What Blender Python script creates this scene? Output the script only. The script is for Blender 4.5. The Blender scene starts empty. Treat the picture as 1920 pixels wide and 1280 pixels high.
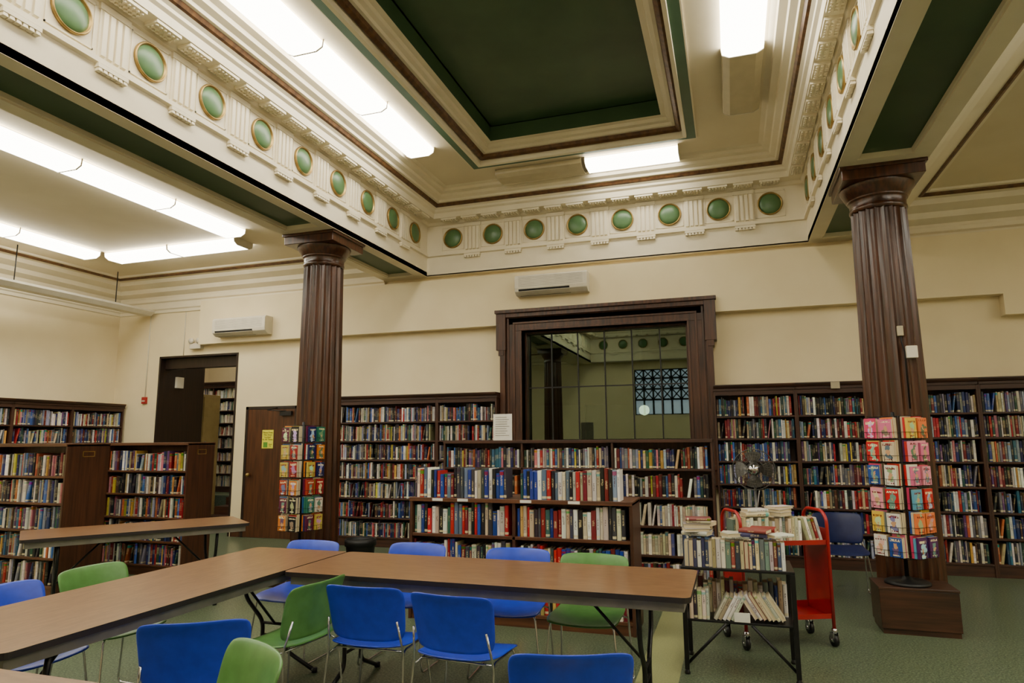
import bpy, math, random
from mathutils import Matrix, Vector
random.seed(11)
COL=bpy.context.scene.collection
H=1.56
def lin(c):
    r=[]
    for x in c[:3]:
        x=x/255.0
        r.append(x/12.92 if x<=0.04045 else ((x+0.055)/1.055)**2.4)
    return tuple(r)+(1.0,)
# ---------------------------------------------------------------- materials
def newmat(name):
    m=bpy.data.materials.new(name); m.use_nodes=True
    nt=m.node_tree; b=nt.nodes['Principled BSDF']
    return m,nt,b
def pmat(name,c1,c2=None,rough=.5,metal=0,scale=8,stretch=(1,1,1),bump=0,coat=0,detail=4,lo=.35,hi=.65,spec=.5,crough=.2):
    m,nt,b=newmat(name)
    b.inputs['Roughness'].default_value=rough; b.inputs['Metallic'].default_value=metal
    b.inputs['Coat Weight'].default_value=coat; b.inputs['Specular IOR Level'].default_value=spec
    if coat: b.inputs['Coat Roughness'].default_value=crough
    if c2 is None: c2=tuple(max(0,x*.93) for x in c1)
    tc=nt.nodes.new('ShaderNodeTexCoord'); mp=nt.nodes.new('ShaderNodeMapping')
    mp.inputs['Scale'].default_value=stretch
    n=nt.nodes.new('ShaderNodeTexNoise'); n.inputs['Scale'].default_value=scale; n.inputs['Detail'].default_value=detail
    r=nt.nodes.new('ShaderNodeValToRGB'); r.color_ramp.elements[0].position=lo; r.color_ramp.elements[1].position=hi
    r.color_ramp.elements[0].color=lin(c2); r.color_ramp.elements[1].color=lin(c1)
    L=nt.links.new
    L(tc.outputs['Object'],mp.inputs['Vector']); L(mp.outputs['Vector'],n.inputs['Vector'])
    L(n.outputs['Fac'],r.inputs['Fac']); L(r.outputs['Color'],b.inputs['Base Color'])
    if bump:
        bp=nt.nodes.new('ShaderNodeBump'); bp.inputs['Strength'].default_value=bump; bp.inputs['Distance'].default_value=.01
        L(n.outputs['Fac'],bp.inputs['Height']); L(bp.outputs['Normal'],b.inputs['Normal'])
    return m
def emat(name,c,s):
    m,nt,b=newmat(name)
    b.inputs['Base Color'].default_value=lin(c); b.inputs['Emission Color'].default_value=lin(c); b.inputs['Emission Strength'].default_value=s
    return m
def wood(name,c1,c2,rough=.35,axis='z',coat=0.15,crough=.2):
    st={'x':(.6,9,9),'y':(9,.6,9),'z':(9,9,.6)}[axis]
    return pmat(name,c1,c2,rough=rough,scale=3.5,stretch=st,bump=.05,coat=coat,detail=6,crough=crough)
M_wall=pmat('cream_wall_paint',(232,217,179),(227,211,172),rough=.75,scale=2)
M_trim=pmat('cream_plaster',(234,224,198),(228,217,189),rough=.6,scale=3)
M_ceil=pmat('cream_ceiling',(228,216,186),(221,208,177),rough=.7,scale=1.5)
M_green=pmat('green_ceiling_paint',(64,92,63),(55,82,56),rough=.5,scale=2)
M_green2=pmat('green_band_paint',(68,102,76),(60,94,68),rough=.5,scale=3)
M_gild=pmat('bronze_gilt',(112,78,44),(74,48,26),rough=.45,scale=14,metal=.2)
M_brass=pmat('brass_ring_metal',(170,142,80),(132,106,54),rough=.38,metal=.5,scale=12)
M_dome=pmat('green_disc_paint',(84,118,76),(74,108,68),rough=.36,scale=6)
M_dark=wood('dark_oak',(82,47,27),(46,25,14),.40,'z',.05)
M_darkx=wood('dark_oak_horizontal',(72,42,26),(42,24,14),.42,'x')
M_col=wood('column_oak',(80,44,24),(46,25,13),.30,'z',.22,.18)
M_jamb=wood('near_black_wood',(40,24,17),(24,14,10),.42,'z',.05)
M_shelf=wood('walnut_shelving',(72,41,25),(44,24,14),.5,'x',.0)
M_shelfz=wood('walnut_panel',(74,42,26),(48,26,15),.5,'z',.0)
M_mid=wood('reddish_walnut',(102,63,38),(72,42,24),.42,'x',.05)
M_midz=wood('reddish_walnut_panel',(86,50,30),(60,34,19),.42,'z',.05)
M_door=wood('mahogany_door',(88,50,26),(60,33,16),.38,'z',.1)
M_top=pmat('laminate_walnut_top',(132,98,66),(112,80,52),rough=.28,scale=5,stretch=(2,10,2),detail=8,coat=.12)
M_edge=pmat('dark_rubber_edge',(34,28,28),rough=.5)
M_steel=pmat('painted_grey_steel',(130,126,116),(114,110,102),rough=.4,metal=.2)
M_black=pmat('black_metal',(22,22,24),rough=.4,metal=.3)
M_bplast=pmat('black_plastic',(18,18,19),rough=.5)
M_chrome=pmat('chrome',(200,200,205),(185,185,190),rough=.15,metal=1)
M_fan=pmat('dull_steel_wire',(104,104,102),(88,88,86),rough=.35,metal=.8)
M_blue=pmat('blue_plastic',(34,66,202),(30,60,188),rough=.36,scale=20)
M_blue_shaded=pmat('blue_plastic_shaded',(24,38,92),(20,32,82),rough=.4,scale=20)  # same blue chair plastic, with the far chair's shade put into the colour
M_grn=pmat('green_plastic',(86,136,70),(78,126,62),rough=.36,scale=20)
M_red=pmat('red_enamel',(164,16,22),(150,14,18),rough=.32,coat=.3)
M_white=pmat('white_plastic',(216,209,190),(208,201,182),rough=.45)
M_beige=pmat('beige_plastic',(176,164,136),(168,156,128),rough=.5)
M_grille=pmat('grille_grey',(140,136,124),rough=.6)
M_paper=pmat('white_paper',(232,230,222),rough=.8)
M_yel=pmat('yellow_paper',(232,226,60),rough=.8)
M_ink=pmat('black_ink',(20,20,20),rough=.8)
M_page=pmat('book_page_edges',(216,202,170),(190,174,138),rough=.85,scale=60)
M_tan=pmat('tan_painted_metal',(140,122,76),(130,112,68),rough=.5)
M_pass=pmat('neighbour_room_green',(54,68,54),(42,56,44),rough=.7,scale=1)
M_lamp=emat('lit_diffuser',(255,249,232),15.5)
M_unlit=pmat('unlit_diffuser',(196,184,150),(188,176,142),rough=.4)
M_globe=emat('globe_glow',(255,246,220),5.0)
M_day=emat('daylight_pane',(205,215,240),1.2)
M_floorstripe=pmat('yellow_green_floor_tile',(158,162,114),(140,146,100),rough=.35,scale=90,detail=6)
def floormat():
    m,nt,b=newmat('speckled_green_floor'); L=nt.links.new
    tc=nt.nodes.new('ShaderNodeTexCoord')
    n=nt.nodes.new('ShaderNodeTexNoise'); n.inputs['Scale'].default_value=70; n.inputs['Detail'].default_value=9; n.inputs['Roughness'].default_value=.85
    r=nt.nodes.new('ShaderNodeValToRGB'); e=r.color_ramp.elements
    e[0].position=.41; e[0].color=lin((32,45,34)); e[1].position=.60; e[1].color=lin((142,152,122))
    x=e.new(.5); x.color=lin((74,90,68))
    L(tc.outputs['Object'],n.inputs['Vector'])
    L(n.outputs['Fac'],r.inputs['Fac']); L(r.outputs['Color'],b.inputs['Base Color'])
    b.inputs['Roughness'].default_value=.3
    return m
M_floor=floormat()
def glassmat():
    m=bpy.data.materials.new('window_glass'); m.use_nodes=True; nt=m.node_tree; nt.nodes.clear(); L=nt.links.new
    o=nt.nodes.new('ShaderNodeOutputMaterial'); t=nt.nodes.new('ShaderNodeBsdfTransparent'); g=nt.nodes.new('ShaderNodeBsdfGlossy')
    t.inputs['Color'].default_value=(.42,.52,.44,1); g.inputs['Roughness'].default_value=.012; g.inputs['Color'].default_value=(.60,.72,.62,1)
    mx=nt.nodes.new('ShaderNodeMixShader'); mx.inputs[0].default_value=.18
    L(t.outputs[0],mx.inputs[1]); L(g.outputs[0],mx.inputs[2]); L(mx.outputs[0],o.inputs[0]); return m
M_glass=glassmat()
def mtf(nt):
    def mt(op,a,bv=None,c=None):
        n=nt.nodes.new('ShaderNodeMath'); n.operation=op
        for i,v in enumerate((a,bv,c)):
            if v is None: continue
            if isinstance(v,(int,float)): n.inputs[i].default_value=v
            else: nt.links.new(v,n.inputs[i])
        return n.outputs[0]
    return mt
def bookmat(name,mode):
    m,nt,b=newmat(name); L=nt.links.new; N=nt.nodes.new; mt=mtf(nt)
    if mode=='obj':
        oi=N('ShaderNodeObjectInfo'); col=oi.outputs['Color']; rnd=oi.outputs['Random']
    else:
        at=N('ShaderNodeAttribute'); at.attribute_name='Col'; col=at.outputs['Color']; rnd=at.outputs['Alpha']
    uv=N('ShaderNodeUVMap'); uv.uv_map='UVMap'; sp=N('ShaderNodeSeparateXYZ'); L(uv.outputs[0],sp.inputs[0])
    u,v=sp.outputs[0],sp.outputs[1]
    r2=mt('FRACT',mt('MULTIPLY',rnd,13.7)); r3=mt('FRACT',mt('MULTIPLY',rnd,41.3)); r4=mt('FRACT',mt('MULTIPLY',rnd,87.1))
    cx=N('ShaderNodeCombineXYZ')
    L(mt('MULTIPLY_ADD',u,3.4,mt('MULTIPLY',rnd,57)),cx.inputs[0]); L(mt('MULTIPLY',v,mt('MULTIPLY_ADD',r4,34,24)),cx.inputs[1]); L(mt('MULTIPLY',rnd,91),cx.inputs[2])
    nz=N('ShaderNodeTexNoise'); nz.inputs['Scale'].default_value=1; nz.inputs['Detail'].default_value=3; L(cx.outputs[0],nz.inputs['Vector'])
    tv=mt('COMPARE',v,mt('MULTIPLY_ADD',r3,.3,.42),mt('MULTIPLY_ADD',r2,.14,.08)); tu=mt('COMPARE',u,.5,mt('MULTIPLY_ADD',r4,.16,.10))
    title=mt('MULTIPLY',mt('MULTIPLY',mt('MULTIPLY',tv,tu),mt('GREATER_THAN',nz.outputs['Fac'],.49)),.75)
    band=mt('MULTIPLY',mt('COMPARE',v,.9,mt('MULTIPLY',r2,.07)),mt('GREATER_THAN',r3,.55))
    lab=mt('MULTIPLY',mt('MULTIPLY',mt('COMPARE',v,.08,.04),mt('GREATER_THAN',r2,.55)),.8)
    bw=N('ShaderNodeRGBToBW'); L(col,bw.inputs[0])
    mx=N('ShaderNodeMix'); mx.data_type='RGBA'; L(mt('GREATER_THAN',bw.outputs[0],.22),mx.inputs[0])
    mx.inputs[6].default_value=lin((216,200,150)); mx.inputs[7].default_value=lin((70,34,40))
    m1=N('ShaderNodeMix'); m1.data_type='RGBA'; L(title,m1.inputs[0]); L(col,m1.inputs[6]); L(mx.outputs[2],m1.inputs[7])
    hs=N('ShaderNodeHueSaturation'); L(col,hs.inputs['Color']); L(r3,hs.inputs['Hue']); hs.inputs['Saturation'].default_value=1.5; hs.inputs['Value'].default_value=.7
    m2=N('ShaderNodeMix'); m2.data_type='RGBA'; L(band,m2.inputs[0]); L(m1.outputs[2],m2.inputs[6]); L(hs.outputs[0],m2.inputs[7])
    m3=N('ShaderNodeMix'); m3.data_type='RGBA'; L(lab,m3.inputs[0]); L(m2.outputs[2],m3.inputs[6]); m3.inputs[7].default_value=lin((220,210,170))
    L(m3.outputs[2],b.inputs['Base Color']); b.inputs['Roughness'].default_value=.38
    return m
M_book=bookmat('book_jacket','obj'); M_bookS=bookmat('book_jacket_rows','attr')
def covermat():
    m,nt,b=newmat('paperback_cover_art'); L=nt.links.new; N=nt.nodes.new; mt=mtf(nt)
    oi=N('ShaderNodeObjectInfo'); uv=N('ShaderNodeUVMap'); uv.uv_map='UVMap'; sp=N('ShaderNodeSeparateXYZ'); L(uv.outputs[0],sp.inputs[0])
    rnd=oi.outputs['Random']; u,v=sp.outputs[0],sp.outputs[1]
    r2=mt('FRACT',mt('MULTIPLY',rnd,17.3)); r3=mt('FRACT',mt('MULTIPLY',rnd,53.9))
    cx=N('ShaderNodeCombineXYZ'); L(mt('MULTIPLY_ADD',u,1.6,mt('MULTIPLY',rnd,30)),cx.inputs[0]); L(mt('MULTIPLY',v,2.4),cx.inputs[1]); L(rnd,cx.inputs[2])
    nz=N('ShaderNodeTexNoise'); nz.inputs['Scale'].default_value=1.3; nz.inputs['Detail'].default_value=2; L(cx.outputs[0],nz.inputs['Vector'])
    du=mt('MULTIPLY',mt('SUBTRACT',u,.5),1.5); dv=mt('SUBTRACT',v,.42)
    dist=mt('SQRT',mt('ADD',mt('MULTIPLY',du,du),mt('MULTIPLY',dv,dv)))
    fig=mt('LESS_THAN',mt('ADD',dist,mt('MULTIPLY',mt('SUBTRACT',nz.outputs['Fac'],.5),1.6)),.32)
    hsv=N('ShaderNodeCombineColor'); hsv.mode='HSV'; L(r2,hsv.inputs[0]); hsv.inputs[1].default_value=.5; L(mt('MULTIPLY_ADD',r3,.75,.12),hsv.inputs[2])
    m1=N('ShaderNodeMix'); m1.data_type='RGBA'; L(fig,m1.inputs[0]); L(oi.outputs['Color'],m1.inputs[6]); L(hsv.outputs[0],m1.inputs[7])
    fig2=mt('LESS_THAN',mt('ADD',dist,mt('MULTIPLY',mt('SUBTRACT',nz.outputs['Fac'],.5),-1.2)),.13)
    m15=N('ShaderNodeMix'); m15.data_type='RGBA'; L(fig2,m15.inputs[0]); L(m1.outputs[2],m15.inputs[6]); m15.inputs[7].default_value=lin((206,160,120))
    cx2=N('ShaderNodeCombineXYZ'); L(mt('MULTIPLY_ADD',u,13,mt('MULTIPLY',rnd,77)),cx2.inputs[0]); L(mt('MULTIPLY',v,6),cx2.inputs[1])
    n2=N('ShaderNodeTexNoise'); n2.inputs['Scale'].default_value=1; n2.inputs['Detail'].default_value=0; L(cx2.outputs[0],n2.inputs['Vector'])
    letters=mt('GREATER_THAN',n2.outputs['Fac'],.46)
    tt=mt('MULTIPLY',mt('COMPARE',v,mt('MULTIPLY_ADD',r3,-.12,.88),mt('MULTIPLY_ADD',r2,.04,.035)),mt('COMPARE',u,.5,.40)); t2=mt('MULTIPLY',mt('COMPARE',v,.10,.03),mt('COMPARE',u,.5,.30))
    t=mt('MULTIPLY',mt('MAXIMUM',tt,t2),letters)
    bw=N('ShaderNodeRGBToBW'); L(oi.outputs['Color'],bw.inputs[0])
    mx=N('ShaderNodeMix'); mx.data_type='RGBA'; L(mt('GREATER_THAN',bw.outputs[0],.3),mx.inputs[0])
    mx.inputs[6].default_value=lin((240,228,180)); mx.inputs[7].default_value=lin((120,16,24))
    m2=N('ShaderNodeMix'); m2.data_type='RGBA'; L(t,m2.inputs[0]); L(m15.outputs[2],m2.inputs[6]); L(mx.outputs[2],m2.inputs[7])
    L(m2.outputs[2],b.inputs['Base Color']); b.inputs['Roughness'].default_value=.3
    return m
M_cover=covermat()
# ---------------------------------------------------------------- mesh builder
class MB:
    def __init__(s): s.v=[];s.f=[];s.m=[];s.s=[]
    def add(s,vs,fs,mi=0,sm=False,M=None):
        o=len(s.v)
        if M is not None: vs=[M@Vector(v) for v in vs]
        s.v+=[tuple(v) for v in vs]
        for f in fs: s.f.append(tuple(i+o for i in f)); s.m.append(mi); s.s.append(sm)
        return s
    def box(s,x0,x1,y0,y1,z0,z1,mi=0,M=None):
        return s.add([(x0,y0,z0),(x1,y0,z0),(x1,y1,z0),(x0,y1,z0),(x0,y0,z1),(x1,y0,z1),(x1,y1,z1),(x0,y1,z1)],
          [(3,2,1,0),(4,5,6,7),(0,1,5,4),(1,2,6,5),(2,3,7,6),(3,0,4,7)],mi,False,M)
    def tube(s,pts,r,n=8,mi=0,M=None,closed=False):
        P=[Vector(p) for p in pts]; k=len(P); vs=[];fs=[]
        up=None
        for i in range(k):
            if closed: t=(P[(i+1)%k]-P[i-1]).normalized()
            elif i==0: t=(P[1]-P[0]).normalized()
            elif i==k-1: t=(P[-1]-P[-2]).normalized()
            else: t=((P[i+1]-P[i]).normalized()+(P[i]-P[i-1]).normalized()).normalized()
            if up is None:
                up=Vector((0,0,1)) if abs(t.z)<.9 else Vector((1,0,0))
            a=(up-t*up.dot(t)).normalized(); up=a; b=t.cross(a)
            rr=r[i] if isinstance(r,(list,tuple)) else r
            for j in range(n):
                an=2*math.pi*j/n; vs.append(P[i]+a*rr*math.cos(an)+b*rr*math.sin(an))
        for i in range(k if closed else k-1):
            i2=(i+1)%k
            for j in range(n): fs.append((i*n+j,i*n+(j+1)%n,i2*n+(j+1)%n,i2*n+j))
        if not closed:
            fs.append(tuple(range(n-1,-1,-1))); fs.append(tuple((k-1)*n+j for j in range(n)))
        return s.add(vs,fs,mi,True,M)
    def cyl(s,p0,p1,r,n=12,mi=0,M=None,r1=None):
        return s.tube([p0,p1],[r,r if r1 is None else r1],n,mi,M)
    def lathe(s,prof,n=24,mi=0,c=(0,0,0),M=None,sm=True,caps=True):
        vs=[];fs=[]
        for (r,z) in prof:
            for j in range(n):
                a=2*math.pi*j/n; vs.append((c[0]+r*math.cos(a),c[1]+r*math.sin(a),c[2]+z))
        for i in range(len(prof)-1):
            for j in range(n): fs.append((i*n+j,i*n+(j+1)%n,(i+1)*n+(j+1)%n,(i+1)*n+j))
        if caps:
            if prof[0][0]>1e-4: fs.append(tuple(range(n-1,-1,-1)))
            if prof[-1][0]>1e-4: fs.append(tuple((len(prof)-1)*n+j for j in range(n)))
        return s.add(vs,fs,mi,sm,M)
    def ring(s,rect,prof):
        x0,x1,y0,y1=rect; vs=[]
        for p in prof:
            d,z=p[0],p[1]; vs+=[(x0+d,y0+d,z),(x1-d,y0+d,z),(x1-d,y1-d,z),(x0+d,y1-d,z)]
        for i in range(len(prof)-1):
            s.add(vs[i*4:i*4+8],[(j,(j+1)%4,4+(j+1)%4,4+j) for j in range(4)],prof[i][2] if len(prof[i])>2 else 0)
        return s
    def extr(s,prof,x0,x1,mi=0,M=None,sm=False):
        n=len(prof); vs=[(x0,p[0],p[1]) for p in prof]+[(x1,p[0],p[1]) for p in prof]
        fs=[(i,(i+1)%n,n+(i+1)%n,n+i) for i in range(n)]+[tuple(range(n-1,-1,-1)),tuple(range(n,2*n))]
        return s.add(vs,fs,mi,sm,M)
    def grid(s,fn,nu,nv,mi=0,sm=True,M=None):
        vs=[fn(i/nu,j/nv) for j in range(nv+1) for i in range(nu+1)]
        fs=[(j*(nu+1)+i,j*(nu+1)+i+1,(j+1)*(nu+1)+i+1,(j+1)*(nu+1)+i) for j in range(nv) for i in range(nu)]
        return s.add(vs,fs,mi,sm,M)
    def mesh(s,name,mats):
        me=bpy.data.meshes.new(name); me.from_pydata(s.v,[],s.f)
        for m in mats: me.materials.append(m)
        me.polygons.foreach_set('material_index',s.m); me.polygons.foreach_set('use_smooth',s.s); me.update(); return me
def fillet(pts,r,n=5):
    P=[Vector(p) for p in pts]; out=[P[0]]
    for i in range(1,len(P)-1):
        a=(P[i-1]-P[i]); b=(P[i+1]-P[i]); rr=min(r,a.length*.45,b.length*.45)
        p0=P[i]+a.normalized()*rr; p1=P[i]+b.normalized()*rr
        for k in range(n+1):
            t=k/n; out.append(p0*(1-t)**2+P[i]*2*t*(1-t)+p1*t*t)
    out.append(P[-1]); return out
def mkobj(name,me,parent=None,loc=(0,0,0),rot=(0,0,0),bevel=0,mods=None):
    o=bpy.data.objects.new(name,me); COL.objects.link(o)
    if parent is not None: o.parent=parent
    o.location=loc; o.rotation_euler=rot
    if bevel:
        b=o.modifiers.new('bev','BEVEL'); b.width=bevel; b.segments=2; b.limit_method='ANGLE'; b.angle_limit=.6
    if mods=='shell':
        so=o.modifiers.new('sol','SOLIDIFY'); so.thickness=.012; so.offset=0
        su=o.modifiers.new('sub','SUBSURF'); su.levels=1; su.render_levels=1
    return o
def tag(o,label,cat,group=None,kind=None):
    o['label']=label; o['category']=cat
    if group: o['group']=group
    if kind: o['kind']=kind
    return o
def struct(o,label=None):
    o['kind']='structure'; o['label']=label or 'part of the library room'; o['category']='room'; return o
def empty(name,label,cat,loc=(0,0,0),rot=0,group=None):
    e=bpy.data.objects.new(name,None); e.empty_display_size=.1; COL.objects.link(e); e.location=loc; e.rotation_euler=(0,0,rot)
    return tag(e,label,cat,group)
def part(name,mb,mats,parent,bevel=0,mods=None,loc=(0,0,0),rot=(0,0,0)):
    return mkobj(name,mb.mesh(name,mats),parent,loc,rot,bevel,mods)
PROTO={}
def inst(key,builder,name,label,cat,loc,rot,group=None):
    """builder returns list of (partname, mesh, bevel, mods, label)"""
    if key not in PROTO: PROTO[key]=builder()
    e=empty(name,label,cat,loc,rot,group)
    for pn,me,bv,md,lb in PROTO[key]:
        o=mkobj(pn,me,e,bevel=bv,mods=md)
        if lb: o['label']=lb
    return e
# ---------------------------------------------------------------- camera
ta=.1470; al=math.atan(ta); th=math.atan(.3290)
Fh=Vector((-math.sin(th),math.cos(th),0)); R=Vector((math.cos(th),math.sin(th),0)); Z=Vector((0,0,1))
F=Fh*math.cos(al)+Z*math.sin(al); U=-Fh*math.sin(al)+Z*math.cos(al)
R2=(R-U*.0071).normalized(); U2=(U+R*.0071).normalized()
cam=bpy.data.cameras.new('camera'); co=bpy.data.objects.new('camera',cam); COL.objects.link(co)
co.matrix_world=Matrix(((R2.x,U2.x,-F.x,0),(R2.y,U2.y,-F.y,0),(R2.z,U2.z,-F.z,H),(0,0,0,1)))
cam.lens=1238/1920*36; cam.sensor_width=36; cam.clip_start=.05
bpy.context.scene.camera=co
w=bpy.data.worlds.new('world'); bpy.context.scene.world=w; w.use_nodes=True
w.node_tree.nodes['Background'].inputs[0].default_value=(.5,.6,.8,1); w.node_tree.nodes['Background'].inputs[1].default_value=.15
# ---------------------------------------------------------------- room shell
YB=9.2; YF=-3.5; XL=-10.7; XR=7.4; XA=-4.38; XB=1.07; BW=.76; ZS=4.06; ZC=5.26; ZL=4.45
mb=MB(); mb.box(XL-.2,-.68,YF-.2,YB+.3,-.1,0,0); mb.box(-.68,-.41,YF-.2,YB+.3,-.1,0,1); mb.box(-.41,XR+.2,YF-.2,YB+.3,-.1,0,0)
struct(mkobj('floor',mb.mesh('floor',[M_floor,M_floorstripe])),'speckled green tile floor with a pale stripe')
mb=MB(); y0,y1=YB,YB+.25
mb.box(XL-.2,-9.65,y0,y1,0,5.9); mb.box(-9.65,-7.99,y0,y1,3.03,5.9); mb.box(-7.99,-2.83,y0,y1,0,5.9)
mb.box(-2.83,-.5,y0,y1,0,1.2); mb.box(-2.83,-.5,y0,y1,3.11,5.9); mb.box(-.5,XR+.2,y0,y1,0,5.9)
struct(mkobj('wall_back',mb.mesh('wall_back',[M_wall])),'cream painted plaster wall')
struct(mkobj('wall_left',MB().box(XL-.2,XL,YF-.2,YB,0,5.9).mesh('wall_left',[M_wall])),'cream painted plaster wall')
struct(mkobj('wall_right',MB().box(XR,XR+.2,YF-.2,YB,0,5.9).mesh('wall_right',[M_wall])),'cream painted plaster wall')
mb=MB(); mb.box(XL,-3.0,YF-.2,YF,0,5.9); mb.box(-1.2,XR,YF-.2,YF,0,5.9); mb.box(-3.0,-1.2,YF-.2,YF,0,2.3); mb.box(-3.0,-1.2,YF-.2,YF,3.8,5.9)
struct(mkobj('wall_front',mb.mesh('wall_front',[M_wall])),'cream painted plaster wall')
mb=MB(); mb.box(-8.7,3.12,9.05,YB,3.21,3.98); mb.box(3.12,XR,9.05,YB,2.96,3.98)
struct(mkobj('trim_1',mb.mesh('trim_1',[M_wall])),'boxed cream plaster chase on the wall')
mb=MB(); mb.box(XA-.05,XB+.05,YF,YB,5.75,5.9)
struct(mkobj('ceiling',mb.mesh('ceiling',[M_ceil])),'cream plaster ceiling over the main bay')
mb=MB(); mb.box(XL,XA-BW,YF,YB,ZL,ZL+.12); struct(mkobj('ceiling_side_bay',mb.mesh('c',[M_ceil])),'cream plaster ceiling of the side bay')
mb=MB(); mb.box(XB+BW,XR,YF,YB,ZL,ZL+.12); struct(mkobj('ceiling_side_bay',mb.mesh('c',[M_ceil])),'cream plaster ceiling of the side bay')
Y0=-3.2; Y1=9.1
prof=[(0,ZS+.002,0),(0,4.355,0),(.035,4.365,0),(.035,4.405,0),(.0,4.41,0),(0,4.85,0),(.03,4.86,0),(.05,4.90,0),(.20,4.905,0),(.21,4.98,0),(.24,5.0,0),(.245,5.03,0),
 (.275,5.05,1),(.30,5.06,1),(.32,5.095,0),(.35,5.10,0),(.36,5.13,0),(.42,5.15,0),(.43,5.19,0),(.50,5.20,0),(.51,5.24,0),(.56,ZC,0)]
mb=MB(); mb.ring((XA,XB,Y0,Y1),prof)
mb.box(XA-.0,XB,Y1,YB,ZS,ZS+.02); mb.box(XA,XB,YF,Y0,ZS,ZS+.02)
struct(mkobj('trim_2',mb.mesh('trim_2',[M_trim,M_gild])),'cream classical entablature with bronze moulding')
def rectring(o,i,z,mi=0,mbx=None):
    m=mbx or MB()
    vs=[(o[0],o[2],z),(o[1],o[2],z),(o[1],o[3],z),(o[0],o[3],z),(i[0],i[2],z),(i[1],i[2],z),(i[1],i[3],z),(i[0],i[3],z)]
    m.add(vs,[(0,1,5,4),(1,2,6,5),(2,3,7,6),(3,0,4,7)],mi); return m
CR=(-3.21,-.22,-2.0,8.10)
m=rectring((XA+.5,XB-.5,Y0+.5,Y1-.5),CR,ZC)
struct(mkobj('ceiling_border',m.mesh('cb',[M_ceil])),'flat cream border of the coffered ceiling')
prof=[(0,ZC,0),(0,ZC-.02,0),(.015,ZC-.02,1),(.12,ZC-.02,0),(.125,ZC-.05,0),(.165,ZC-.045,0),(.17,5.29,2),(.195,5.27,2),(.23,5.29,2),(.245,5.33,0),(.28,5.33,0),(.285,5.37,0),(.33,5.38,0),(.34,5.42,0),(.40,5.425,3),(.40,5.62,3),(.42,5.62,3)]
mb=MB(); mb.ring(CR,prof)
mb.box(CR[0]+.40,CR[1]-.40,CR[2]+.4,CR[3]-.4,5.62,5.66,3)
struct(mkobj('trim_3',mb.mesh('trim_3',[M_trim,M_green2,M_gild,M_green])),'recessed dark green ceiling panel with stepped mouldings')
def beam(x0,x1,n):
    mb=MB(); mb.box(x0+.02,x1-.02,YF,YB,4.12,5.75,0)
    w=.15
    mb.box(x0,x0+w,YF,YB,ZS,4.13,0); mb.box(x1-w,x1,YF,YB,ZS,4.13,0)
    for a,b in ((YF,.05),(.75,1.25-.0),(6.45,7.42),(8.95,YB)):
        mb.box(x0+w,x1-w,a,b,ZS,4.13,0)
    mb.box(x0+w,x1-w,YF,YB,4.115,4.118,1)
    for xx in (x0+w,x1-w-.02): mb.box(xx,xx+.02,YF,YB,ZS+.015,4.115,0)
    struct(mkobj('trim_%d'%n,mb.mesh('beam',[M_trim,M_green])),'cream ceiling beam with dark green soffit panel')
beam(XA-BW,XA-.0,4); beam(XB,XB+BW,5)
def frame_M(side,s):
    if side=='L': return Matrix(((0,1,0,XA),(1,0,0,s),(0,0,1,0),(0,0,0,1)))
    if side=='R': return Matrix(((0,-1,0,XB),(1,0,0,s),(0,0,1,0),(0,0,0,1)))
    if side=='F': return Matrix(((1,0,0,s),(0,1,0,Y0),(0,0,1,0),(0,0,0,1)))
    return Matrix(((1,0,0,s),(0,-1,0,Y1),(0,0,1,0),(0,0,0,1)))
sp_b=.654; sp_l=.686
posB=[-3.94+sp_b*i for i in range(8)]; posL=[8.65-sp_l*i for i in range(17)]
orn=MB()
def triglyph(M):
    orn.box(-.125,.125,0,.014,4.41,4.85,0,M); orn.box(-.135,.135,0,.024,4.80,4.85,0,M)
    for x in (-.09,-.03,.03,.09):
        orn.extr([(.014,4.42),(.034,4.43),(.034,4.78),(.014,4.80)],x-.019,x+.019,0,M)
    orn.box(-.13,.13,0,.045,4.325,4.357,0,M)
    for i in range(6):
        x=-.108+i*.0432
        orn.add([(x-.013,.004,4.325),(x+.013,.004,4.325),(x+.013,.04,4.325),(x-.013,.04,4.325),(x-.017,.004,4.298),(x+.017,.004,4.298),(x+.017,.045,4.298),(x-.017,.045,4.298)],
          [(0,1,5,4),(1,2,6,5),(2,3,7,6),(3,0,4,7),(4,5,6,7)],0,False,M)
def mutule(M):
    orn.box(-.125,.125,.055,.19,4.875,4.903,0,M)
    for i in range(6):
        for j in range(3):
            x=-.1+i*.04; y=.08+j*.042
            orn.lathe([(.013,4.86),(.013,4.876)],6,0,(x,y,0),M,False)
def sqpanel(M):
    for a in ((-.185,.185,4.80,4.812),(-.185,.185,4.445,4.457)): orn.box(a[0],a[1],0,.009,a[2],a[3],0,M)
    for x in (-.185,.175): orn.box(x,x+.010,0,.009,4.445,4.812,0,M)
for side,pos,sp in (('B',posB,sp_b),('L',posL,sp_l),('R',posL,sp_l),('F',posB,sp_b)):
    for i,s in enumerate(pos):
        sqpanel(frame_M(side,s)); mutule(frame_M(side,s))
        t=s+sp/2
        if side in 'BF' and i==7: t=None
        if side in 'LR' and i==0: t=None
        if t is not None: triglyph(frame_M(side,t)); mutule(frame_M(side,t))
struct(mkobj('trim_6',orn.mesh('orn',[M_trim])),'cream triglyphs, guttae and mutule blocks')
def b_roundel():
    r=MB().lathe([(.137,0),(.155,0),(.159,.018),(.152,.032),(.143,.028),(.138,.010)],32,0)
    d=MB().lathe([(.140,.005),(.134,.014),(.105,.030),(.06,.040),(.001,.043)],32,0)
    return [('ring',r.mesh('ring',[M_brass]),0,None,'thin brass ring'),('disc',d.mesh('disc',[M_dome]),0,None,'green domed disc')]
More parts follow.
